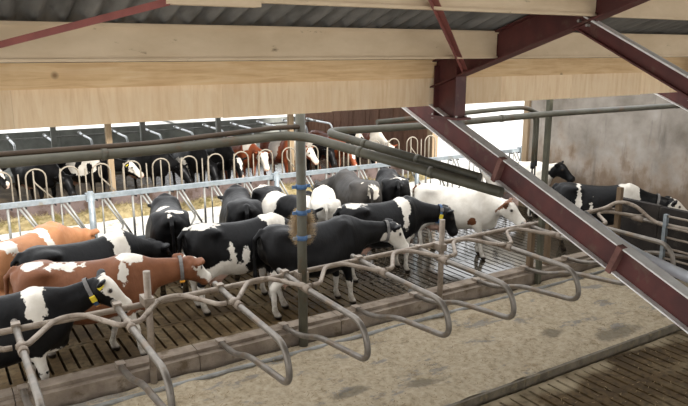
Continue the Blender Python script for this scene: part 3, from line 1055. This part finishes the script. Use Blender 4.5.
def cow_mesh(name, mat, vox=.022, neck=(8, 0), head=(-40, 0), nlen=.66, steps=(0, 0, 0, 0), patches=(), base='dark', face='dark',
             socks=0.0, tail=0.0, ears='dark', pink_udder=True, belly=1.0):
    nd = direction(*neck)
    hd = direction(*head)
    N0 = np.array([.70, 0, 1.16])
    poll = N0 + nd * nlen + np.array([0, 0, .03])
    nf_, ns_, nu_ = frame(nd)
    hf_, hs_, hu_ = frame(hd)
    tip = poll + hd * .60
    lo = np.minimum(np.array([-1.02, -.42, -.04]), np.minimum(poll, tip) - .3)
    hi = np.maximum(np.array([.95, .42, 1.52]), np.maximum(poll, tip) + .3)
    n = np.ceil((hi - lo) / vox).astype(int) + 1
    ax = [lo[i] + vox * np.arange(n[i]) for i in range(3)]
    D = np.full(n, 1.0, np.float32)

    def region(a, b, pad):
        sl_ = []
        for i in range(3):
            i0 = int(np.clip((min(a[i], b[i]) - pad - lo[i]) / vox, 0, n[i] - 2))
            i1 = int(np.clip((max(a[i], b[i]) + pad - lo[i]) / vox + 2, i0 + 2, n[i]))
            sl_.append(slice(i0, i1))
        g = np.meshgrid(ax[0][sl_[0]], ax[1][sl_[1]], ax[2][sl_[2]], indexing='ij')
        return tuple(sl_), np.stack(g, -1)

    def cap(a, b, ra, rb, k=.05, sy=1.0):
        a, b = np.array(a, float), np.array(b, float)
        sl_, P = region(a, b, max(ra, rb) + .12)
        S = np.array([1, sy, 1])
        A, B = a * S, b * S
        Q = P * S
        ab = B - A
        t_ = np.clip(((Q - A) @ ab) / (ab @ ab), 0, 1)
        d = np.linalg.norm(Q - (A + t_[..., None] * ab), axis=-1) - (ra + (rb - ra) * t_)
        D[sl_] = smin(D[sl_], d / max(1, sy ** .5), k)

    def ell(c, r, k=.04):
        c, r = np.array(c, float), np.array(r, float)
        sl_, P = region(c - r, c + r, .12)
        q = np.linalg.norm((P - c) / r, axis=-1)
        D[sl_] = smin(D[sl_], (q - 1) * r.min(), k)

    # trunk
    sl_, P = region((-.9, -.4, .5), (.95, .4, 1.5), .05)
    xi = np.clip(P[..., 0], TX[0], TX[-1])
    top, bot, wid = np.interp(xi, tt_x, tt), np.interp(xi, tt_x, tbm), np.interp(xi, tt_x, tw) * belly
    zc, hh = (top + bot) / 2, (top - bot) / 2
    v = (P[..., 2] - zc) / hh
    wid = wid * (1 - .20 * np.clip(v, -1, 1) - .10 * np.clip(v, 0, 1) ** 2)
    q = (np.abs(P[..., 1] / wid) ** 2.25 + np.abs(v) ** 2.25) ** (1 / 2.25)
    d = (q - 1) * np.minimum(hh, wid)
    dx = np.abs(P[..., 0] - xi)
    d = np.where(dx > 0, np.sqrt(np.maximum(d, 0) ** 2 + dx ** 2), d)
    D[sl_] = np.minimum(D[sl_], d)
    # hook bones, pin bones, shoulder blades, hip ridge
    for s in (-1, 1):
        ell((-.50, s * .225, 1.325), (.11, .07, .05), .10)
        ell((-.80, s * .085, 1.27), (.07, .055, .07), .06)
        ell((.50, s * .165, 1.15), (.13, .09, .24), .08)
        ell((-.62, s * .19, 1.05), (.21, .125, .27), .10)
    # legs, order: front right, front left, hind right, hind left
    for i, s in ((0, -1), (1, 1)):
        o = steps[i]
        cap((.50, s * .17, 1.0), (.46 + o * .3, s * .175, .72), .135, .085, .08, 1.35)
        cap((.46 + o * .3, s * .175, .72), (.49 + o * .7, s * .165, .40), .085, .052, .05)
        cap((.49 + o * .7, s * .165, .43), (.48 + o, s * .165, .14), .050, .034, .03)
        cap((.48 + o, s * .165, .15), (.515 + o, s * .165, .05), .040, .050, .03)
        cap((.515 + o, s * .165, .05), (.54 + o, s * .165, .03), .052, .044, .02)
    for i, s in ((2, -1), (3, 1)):
        o = steps[i]
        cap((-.55, s * .17, 1.0), (-.47 + o * .3, s * .215, .76), .19, .12, .09, 1.5)
        cap((-.47 + o * .3, s * .205, .78), (-.70 + o * .7, s * .185, .50), .115, .056, .06)
        cap((-.70 + o * .7, s * .185, .52), (-.665 + o, s * .18, .15), .050, .037, .03)
        cap((-.665 + o, s * .18, .16), (-.62 + o, s * .18, .05), .042, .052, .03)
        cap((-.62 + o, s * .18, .05), (-.595 + o, s * .18, .03), .052, .046, .02)
    # udder and teats
    ell((-.42, 0, .60), (.24, .165, .15), .05)
    ell((-.55, 0, .66), (.15, .15, .17), .05)
    for tx_ in (-.33, -.50):
        for s in (-1, 1):
            cap((tx_, s * .07, .50), (tx_, s * .075, .42), .022, .016, .015)
    # brisket
    ell((.66, 0, .74), (.19, .10, .14), .08)
    # tail
    tp_ = [(-.83, 0, 1.36), (-.93, tail * .2, 1.25), (-.945, tail * .6, .98), (-.93, tail, .70), (-.93, tail, .46)]
    tr = [.045, .032, .026, .034, .02]
    for i in range(4):
        cap(tp_[i], tp_[i + 1], tr[i], tr[i + 1], .03)
    # neck
    a0, b0 = N0 - nd * .14, poll - nd * .02
    sl_, P = region(a0, b0, .42)
    Q = P - a0
    L = np.linalg.norm(b0 - a0)
    t_ = np.clip((Q @ nd) / L, 0, 1)
    hv = .285 + (.145 - .285) * t_ ** .8
    hs = .170 + (.095 - .170) * t_ ** .8
    off = -.05 * (1 - t_) - .025 * t_
    al = np.abs(Q @ nd - t_ * L)
    q = np.sqrt((Q @ ns_ / hs) ** 2 + ((Q @ nu_ - off) / hv) ** 2)
    d = (q - 1) * hs
    d = np.where(al > 1e-6, np.sqrt(np.maximum(d, 0) ** 2 + al ** 2), d)
    D[sl_] = smin(D[sl_], d, .09)
    # head
    sl_, P = region(poll, tip, .25)
    Q = P - poll
    t_ = np.clip(Q @ hd + .05, 0, .57)
    hv, hs, off = np.interp(t_, hh_x, hh_t), np.interp(t_, hh_x, hw_t), np.interp(t_, hh_x, hc_t)
    al = np.abs(Q @ hd + .05 - t_)
    q = (np.abs(Q @ hs_ / hs) ** 2.3 + np.abs((Q @ hu_ - off) / hv) ** 2.3) ** (1 / 2.3)
    d = (q - 1) * np.minimum(hs, hv)
    d = np.where(al > 1e-6, np.sqrt(np.maximum(d, 0) ** 2 + al ** 2), d)
    D[sl_] = smin(D[sl_], d, .05)
    for s in (-1, 1):
        e = poll + hd * .145 + hs_ * s * .11 + hu_ * .035
        ell(e, (.03, .03, .03), .03)
        # ears: flat leaf shapes held out sideways
        r0 = poll + hd * .01 + hs_ * s * .085 + hu_ * .05
        r1 = r0 + hs_ * s * .21 - hd * .05 + hu_ * .0
        sl_, P = region(r0, r1, .12)
        Q = P - r0
        ab = r1 - r0
        L = np.linalg.norm(ab)
        ad = ab / L
        t_ = np.clip((Q @ ad) / L, 0, 1)
        nrm = np.cross(ad, hu_)
        nrm /= np.linalg.norm(nrm)
        up_ = np.cross(nrm, ad)
        wv = .024 + .055 * np.sin(np.pi * np.clip(t_ * .85 + .12, 0, 1))
        al = np.abs(Q @ ad - t_ * L)
        q = np.sqrt((Q @ nrm / .028) ** 2 + (Q @ up_ / wv) ** 2)
        d = (q - 1) * .026
        d = np.where(al > 1e-6, np.sqrt(np.maximum(d, 0) ** 2 + al ** 2), d)
        D[sl_] = smin(D[sl_], d, .02)
    # hollow flank in front of the hip
    for s in (-1, 1):
        c = np.array([-.36, s * .41, 1.18])
        r = np.array([.14, .12, .13])
        sl_, P = region(c - r, c + r, .1)
        q = (np.linalg.norm((P - c) / r, axis=-1) - 1) * r.min()
        D[sl_] = -smin(-D[sl_], q, .06)

    # surface nets
    I = D < 0
    cnt = np.zeros(np.array(D.shape) - 1, np.int16)
    pos_ = np.zeros(cnt.shape + (3,), np.float32)
    c_ = np.zeros(cnt.shape, np.float32)
    sh = cnt.shape

    def sub(di, dj, dk):
        return D[di:di + sh[0], dj:dj + sh[1], dk:dk + sh[2]]
    corners = {(i, j, k2): sub(i, j, k2) for i in (0, 1) for j in (0, 1) for k2 in (0, 1)}
    for cst in corners.values():
        cnt += (cst < 0)
    act = (cnt > 0) & (cnt < 8)
    idx = np.argwhere(act)
    accp = np.zeros((len(idx), 3))
    accn = np.zeros(len(idx))
    for axis in range(3):
        for u in (0, 1):
            for w in (0, 1):
                c0 = [u, w]
                c0.insert(axis, 0)
                c1 = [u, w]
                c1.insert(axis, 1)
                va, vb = corners[tuple(c0)][act], corners[tuple(c1)][act]
                x = (va < 0) != (vb < 0)
                t_ = np.where(x, va / np.where(x, va - vb, 1), 0)
                p = np.tile(np.array(c0, float), (len(idx), 1))
                p[:, axis] = t_
                accp += p * x[:, None]
                accn += x
    V = lo + vox * (idx + accp / accn[:, None])
    vid = np.full(sh, -1, np.int64)
    vid[act] = np.arange(len(idx))
    F = []
    for axis in range(3):
        a_, b_ = [0, 1, 2][axis - 2], [0, 1, 2][axis - 1]
        s0 = [slice(1, -1)] * 3
        s0[axis] = slice(0, -1)
        s1 = list(s0)
        s1[axis] = slice(1, None)
        e0, e1 = I[tuple(s0)], I[tuple(s1)]
        ch = np.argwhere(e0 != e1)
        base_i = ch + 1
        base_i[:, axis] -= 1
        flip = e0[tuple(ch.T)]

        def cell(da, db):
            q_ = base_i.copy()
            q_[:, a_] -= da
            q_[:, b_] -= db
            return vid[q_[:, 0], q_[:, 1], q_[:, 2]]
        quad = np.stack([cell(0, 0), cell(1, 0), cell(1, 1), cell(0, 1)], 1)
        quad[~flip] = quad[~flip][:, ::-1]
        F.append(quad)
    F = np.concatenate(F)
    F = F[(F >= 0).all(1)]
    # light smoothing
    for _ in range(2):
        S = np.zeros_like(V)
        N_ = np.zeros(len(V))
        for i in range(4):
            j = (i + 1) % 4
            np.add.at(S, F[:, i], V[F[:, j]])
            np.add.at(S, F[:, j], V[F[:, i]])
            np.add.at(N_, F[:, i], 1)
            np.add.at(N_, F[:, j], 1)
        V = V * .6 + .4 * S / np.maximum(N_, 1)[:, None]

    me = bpy.data.meshes.new(name)
    me.vertices.add(len(V))
    me.vertices.foreach_set('co', V.astype(np.float32).ravel())
    me.loops.add(len(F) * 4)
    me.loops.foreach_set('vertex_index', F.astype(np.int32).ravel())
    me.polygons.add(len(F))
    me.polygons.foreach_set('loop_start', np.arange(0, len(F) * 4, 4, dtype=np.int32))
    me.polygons.foreach_set('use_smooth', np.ones(len(F), bool))
    me.update(calc_edges=True)
    me.validate()
    me.materials.append(mat)

    # coat pattern
    f = np.full(len(V), -.2 if base == 'dark' else .2)
    for p in patches:
        kind, c, r = p
        r = np.array(r, float)
        g = (1 - np.linalg.norm((V - np.array(c)) / r, axis=1)) * r.min()
        if kind == 'w':
            f = np.maximum(f, g)
        else:
            f = np.minimum(f, -g)
    if socks:
        f = np.maximum(f, np.where(V[:, 2] < socks + .2, (socks - V[:, 2]), -.2))
    hq = V - poll
    ht, hsd, hud = hq @ hd, hq @ hs_, hq @ hu_
    is_head = (ht > -.12) & (np.linalg.norm(hq - np.outer(np.clip(ht, 0, .5), hd), axis=1) < .30) & (V[:, 0] > .6)
    near_skull = is_head & (np.abs(hsd) < .15) & (ht > -.06)
    ear = np.zeros(len(V), bool)
    for s in (-1, 1):
        r0 = poll + hd * .01 + hs_ * s * .085 + hu_ * .05
        ed = hs_ * s * .21 - hd * .05
        tq = np.clip(((V - r0) @ ed) / (ed @ ed), .22, 1)
        ear |= np.linalg.norm(V - (r0 + tq[:, None] * ed), axis=1) < .085
    ear &= (np.abs(hsd) > .135) & (hud > -.04) & (ht < .12)
    if face in ('dark', 'blaze'):
        f = np.where(near_skull, -.2, f)
    if face == 'blaze':
        g = np.minimum(.035 + .03 * np.sin(np.clip(ht / .5, 0, 1) * 6) - np.abs(hsd), hud + .06)
        f = np.where(near_skull, np.maximum(f, g), f)
    if face == 'white':
        f = np.where(near_skull, np.minimum(.2, (ht - .02) * 1.0 + .02), f)
    if face == 'halfwhite':
        f = np.where(near_skull, np.minimum(ht + .02, hud + .06), f)
    if face == 'front':
        f = np.where(near_skull, np.minimum(.2, np.minimum(hud + .03, ht + .04)), f)
    if ears == 'dark':
        f = np.where(ear, -.2, f)
    elif ears == 'white':
        f = np.where(ear, .2, f)
    pink = np.zeros(len(V))
    ud = np.linalg.norm((V - np.array([-.45, 0, .58])) / np.array([.3, .2, .2]), axis=1)
    pink = np.clip((1 - ud) * 6, 0, .85) * (np.abs(V[:, 1]) < .17)
    muzzle = is_head & (ht > .44)
    pink = np.maximum(pink, np.where(muzzle & (np.array(f) > 0), np.clip((ht - .44) * 14, 0, .75), 0))
    hoof = np.clip((.075 - V[:, 2]) * 60, 0, 1)
    hoof = np.maximum(hoof, np.where(muzzle & (f <= 0), np.clip((ht - .47) * 25, 0, .6), 0))
    for s in (-1, 1):
        e = poll + hd * .145 + hs_ * s * .13 + hu_ * .04
        hoof = np.maximum(hoof, np.clip((.036 - np.linalg.norm(V - e, axis=1)) * 90, 0, 1))
    for nm, arr in (('patch', f), ('pink', pink), ('hoof', hoof)):
        at = me.attributes.new(nm, 'FLOAT', 'POINT')
        at.data.foreach_set('value', np.asarray(arr, np.float32))
    info = dict(N0=N0, nd=nd, ns=ns_, nu=nu_, nlen=nlen, poll=poll, hd=hd, hs=hs_, hu=hu_)
    return me, info


def cow(label, x, y, ang, coat='coat_black', z=0.0, scale=1.0, collar=None, tags=None, group='cows in the alley', **kw):
    root = thing('cow', label, 'cow', (x, y, z), group)
    root.rotation_euler = (0, 0, RAD(ang))
    root.scale = (scale,) * 3
    me, inf = cow_mesh('cow_body', M[coat], **kw)
    link('body', me, root)
    if collar:
        tpos, mat, medal = collar
        c = inf['N0'] + inf['nd'] * (inf['nlen'] * tpos)
        t_ = (tpos * inf['nlen'] + .14) / (inf['nlen'] + .15)
        hv = .285 + (.145 - .285) * t_ ** .8 + .02
        hs = .170 + (.095 - .170) * t_ ** .8 + .02
        pts = []
        for j in range(24):
            a = 2 * math.pi * j / 24
            pts.append(c + inf['ns'] * math.cos(a) * hs + inf['nu'] * (math.sin(a) * hv - .03))
        b = MB()
        n_ = len(pts)
        hw = inf['nd'] * .024
        vs = []
        for p, a in zip(pts, range(n_)):
            o_ = (p - c)
            o_ = o_ / np.linalg.norm(o_) * .006
            vs += [p - hw, p + hw, p + hw + o_, p - hw + o_]
        fs = []
        for j in range(n_):
            k2 = (j + 1) % n_
            for q in range(4):
                fs.append((j * 4 + q, j * 4 + (q + 1) % 4, k2 * 4 + (q + 1) % 4, k2 * 4 + q))
        b.add(vs, fs)
        co = b.build('collar', M[mat], root)
        if medal:
            for (aa, m2, sz) in medal:
                a = RAD(aa)
                p = c + inf['ns'] * math.cos(a) * (hs + .015) + inf['nu'] * (math.sin(a) * (hv + .015) - .02)
                nn = inf['ns'] * math.cos(a) * hv + inf['nu'] * math.sin(a) * hs
                nn /= np.linalg.norm(nn)
                tn = np.cross(nn, inf['nd'])
                MB().obox(p, inf['nd'], .032 * sz, tn, .04 * sz, nn, .014).build('collar_tag', M[m2], co)
    if tags:
        for s in tags:
            p = inf['poll'] + inf['hs'] * s * .19 + inf['hu'] * .02 + inf['hd'] * .005
            MB().obox(p, inf['hs'], .035, inf['hu'], .035, inf['hd'], .022).build('ear_tag', M['yellow'], root)
    return root


W, K = 'w', 'k'
cow('black cow with white shoulder band and white face at the lower left rail', .36, 8.2, -8, scale=.98, nlen=.58, neck=(22, -4), head=(-48, -4), face='front',
    patches=[(W, (.50, 0, 1.34), (.12, .6, .38)), (W, (.56, -.1, .56), (.30, .4, .13))], socks=.42, steps=(.06, -.12, 0, -.15),
    collar=(.80, 'strap', [(200, 'yellow', 1.0), (228, 'blue', .8), (245, 'orange', .8)]), tags=(-1, 1), vox=.02)
cow('chestnut cow with white patches along its back, second from the kerb', 1.56, 8.95, -15, 'coat_brown', neck=(2, 4), head=(-42, 42), face='halfwhite',
    patches=[(W, (-.62, -.06, 1.42), (.16, .16, .06)), (W, (-.25, -.1, 1.38), (.2, .14, .05)), (W, (.6, -.02, 1.42), (.17, .2, .12)), (W, (.50, -.24, 1.22), (.05, .2, .17)),
             (W, (.5, -.1, .52), (.4, .4, .17))], socks=.5, collar=(.84, 'strap', [(250, 'orange', 1.0)]), steps=(.18, -.2, 0, .1), vox=.02)
cow('ginger cow with white shoulder stripe near the left feed fence', 1.06, 10.75, 40, 'coat_orange', neck=(-12, 0), head=(-50, 0),
    patches=[(W, (.28, 0, 1.25), (.085, .6, .5)), (W, (-.45, -.2, 1.34), (.2, .25, .10))])
cow('black cow with white shoulder patch behind the chestnut cow', 1.72, 9.93, 10, nlen=.5, neck=(-14, 0), head=(-50, 10),
    patches=[(W, (.5, 0, 1.3), (.14, .6, .36))])
cow('black cow seen from behind with white star at its tail', 3.46, 11.33, 76, scale=1.05, nlen=.48, neck=(-14, 0), head=(-72, 0), socks=.0,
    patches=[(W, (-.66, -.03, 1.42), (.07, .17, .06)), (W, (-.72, .02, 1.40), (.12, .05, .05)), (W, (-.12, .12, 1.36), (.13, .14, .12)), (W, (-.62, -.17, .6), (.16, .1, .3)), (W, (-.6, .25, .82), (.05, .06, .1))],
    tail=-.02)
cow('plain black cow seen from behind between the feed fence and patched cow', 4.87, 11.4, 74, scale=1.05, nlen=.48, neck=(-16, 0), head=(-72, 0), tail=.05)
cow('black and white cow with jagged white flank patch left of the tall post', 4.08, 9.72, -1, scale=1.02, nlen=.55, neck=(-10, -2), head=(-65, 0),
    patches=[(W, (-.62, -.02, 1.43), (.30, .20, .09)), (W, (.60, 0, 1.36), (.22, .5, .20)), (W, (-.28, -.25, .70), (.36, .25, .20)), (W, (-.22, -.3, .92), (.06, .2, .2)), (W, (-.02, -.3, .90), (.05, .2, .16))],
    socks=.5, vox=.02)
cow('glossy black cow with white face blaze right of the tall post', 5.02, 8.93, -4, scale=1.03, nlen=.70, neck=(-2, -6), head=(-56, -10), face='white',
    patches=[(W, (-.62, -.1, .5), (.2, .3, .26)), (K, (-.42, -.2, .8), (.2, .2, .24))], socks=.42, collar=(.86, 'strap', None), steps=(.12, .02, -.05, .22), tail=.03, vox=.02)
cow('black cow with white shoulder band and blue collar behind the short post', 6.90, 9.72, -4, scale=1.0, nlen=.70, neck=(-8, -13), head=(-66, -20), face='dark',
    patches=[(W, (.40, 0, 1.28), (.10, .6, .50)), (W, (-.60, -.02, 1.43), (.27, .20, .07)), (W, (.52, -.1, .6), (.22, .3, .2))], socks=.55,
    collar=(.80, 'blue', [(190, 'yellow', 1.0), (215, 'blue', .9), (150, 'strap', .9)]), vox=.02)
cow('black cow with broad white bands facing the tall post', 5.72, 11.5, -91, nlen=.55, neck=(4, 0), head=(-55, 0), face='dark',
    patches=[(W, (-.72, 0, 1.3), (.17, .5, .5)), (W, (.12, 0, 1.1), (.34, .6, .6))], socks=.5)
cow('pale white cow partly hidden right of the tall post', 6.5, 11.05, 62, scale=.97, base='white', neck=(-10, 10), head=(-50, 0),
    patches=[(K, (-.5, -.1, 1.40), (.05, .05, .04))], face='white')
cow('smoky black cow with pale rump seen from behind', 7.70, 11.80, 78, 'coat_grey', scale=1.05, nlen=.5, neck=(-14, 70), head=(-70, 80),
    patches=[(W, (-.84, -.08, 1.22), (.10, .14, .16)), (W, (-.7, .1, 1.40), (.03, .05, .06))])
cow('black cow with thin white spine stripe under the overhead pipes', 8.76, 11.93, 64, nlen=.5, neck=(-14, -60), head=(-70, -70),
    patches=[(W, (-.45, -.08, 1.42), (.35, .04, .08)), (W, (-.66, .05, 1.42), (.04, .16, .05))])
cow('mostly white cow with brown ears standing by the inclined leg', 8.98, 9.98, -58, 'coat_cream', base='white', nlen=.5, neck=(2, -40), head=(-45, 0), face='white', ears='dark',
    patches=[(K, (-.05, -.33, 1.0), (.06, .1, .065)), (K, (.42, -.3, .80), (.062, .12, .07)), (K, (-.86, 0, 1.28), (.08, .06, .16))], steps=(.12, -.06, 0, .1), vox=.02)
cow('white cow with black head in front of the wall corner', 12.55, 11.75, -72, base='white', nlen=.42, neck=(25, 0), head=(-40, 6), face='dark',
    patches=[(K, (.0, -.22, 1.28), (.2, .2, .13)), (K, (-.3, -.3, 1.1), (.1, .2, .14)), (K, (1.4, 0, 1.35), (.35, .5, .5))])
cow('black cow with white shoulder and collar along the stained wall', 11.62, 8.62, -44, neck=(-10, 4), head=(-34, 6), face='halfwhite', nlen=.74,
    patches=[(W, (.60, 0, 1.18), (.21, .6, .65)), (W, (-.40, 0, 1.15), (.055, .6, .42)), (W, (-.16, -.3, .98), (.04, .12, .14)), (W, (-.3, -.3, .7), (.3, .3, .12))],
    collar=(.62, 'strap', None), vox=.02)

# the second group, heads through the far fence
def far(label, yoke, yaw, coat='coat_black', yy=18.55, z=.1, **kw):
    cow(label, -2.4 + .75 * yoke - 1.5 * math.tan(RAD(yaw)), yy, -90 + yaw, coat, z=z, group='cows behind the far feed fence', vox=.03, **kw)


far('black cow with white blaze at the far fence, far left', 5, 16, neck=(4, 0), head=(-35, 10), face='blaze', patches=[])
far('plain black cow reaching down at the far fence, left', 7, 20, neck=(-24, 5), head=(-50, 0), patches=[])
far('white and black cow with yellow ear tag and white muzzle at far fence', 9, 30, neck=(-8, 25), head=(-42, 40), face='halfwhite', tags=(-1, 1),
    patches=[(W, (.2, 0, 1.2), (.6, .6, .5)), (K, (.15, -.2, 1.1), (.12, .25, .2)), (K, (.55, 0, 1.0), (.12, .4, .2)), (K, (1.2, 0, 1.2), (.45, .4, .6))])
far('plain black cow with sleek neck lowered through the far fence', 11, 26, neck=(-27, 8), head=(-50, 10), patches=[])
far('black cow deep in shade behind the arched yokes', 12, 8, neck=(-26, 0), head=(-55, 0), patches=[(W, (.1, 0, .8), (.5, .5, .3))])
far('black cow with white muzzle left of the red faced cow', 13, 6, neck=(-18, 0), head=(-62, 0), face='blaze', patches=[])
far('red cow with white face looking straight out of the far fence', 14, 4, 'coat_red', neck=(-6, 0), head=(-62, 0), face='white', patches=[(W, (.7, 0, 1.3), (.15, .3, .2))])
far('red cow with white forehead bending right at the far fence', 16, 9, 'coat_red', belly=.9, neck=(-6, 0), head=(-50, 20), face='halfwhite',
    patches=[(W, (.95, 0, 1.2), (.22, .5, .5)), (W, (.0, 0, 1.1), (.3, .6, .5))])
far('white patched black cow right of the tan shed post', 17, 8, neck=(-14, 0), head=(-60, 0), face='dark', patches=[(W, (.55, 0, 1.2), (.2, .5, .5))])
far('red cow with lowered head behind the overhead pipes', 18, 4, 'coat_red', belly=.92, neck=(-26, 0), head=(-55, 0), face='blaze', patches=[])
far('black cow with white muzzle at the right of the far fence', 19, 4, belly=.92, neck=(-20, 0), head=(-60, 0), face='blaze', patches=[(W, (.8, 0, 1.2), (.12, .4, .4))])
far('pale cow at the right end of the far fence', 20, 1, 'coat_red', base='white', neck=(-20, 0), head=(-60, 0), face='white', patches=[(K, (.3, 0, 1.2), (.3, .5, .3))])
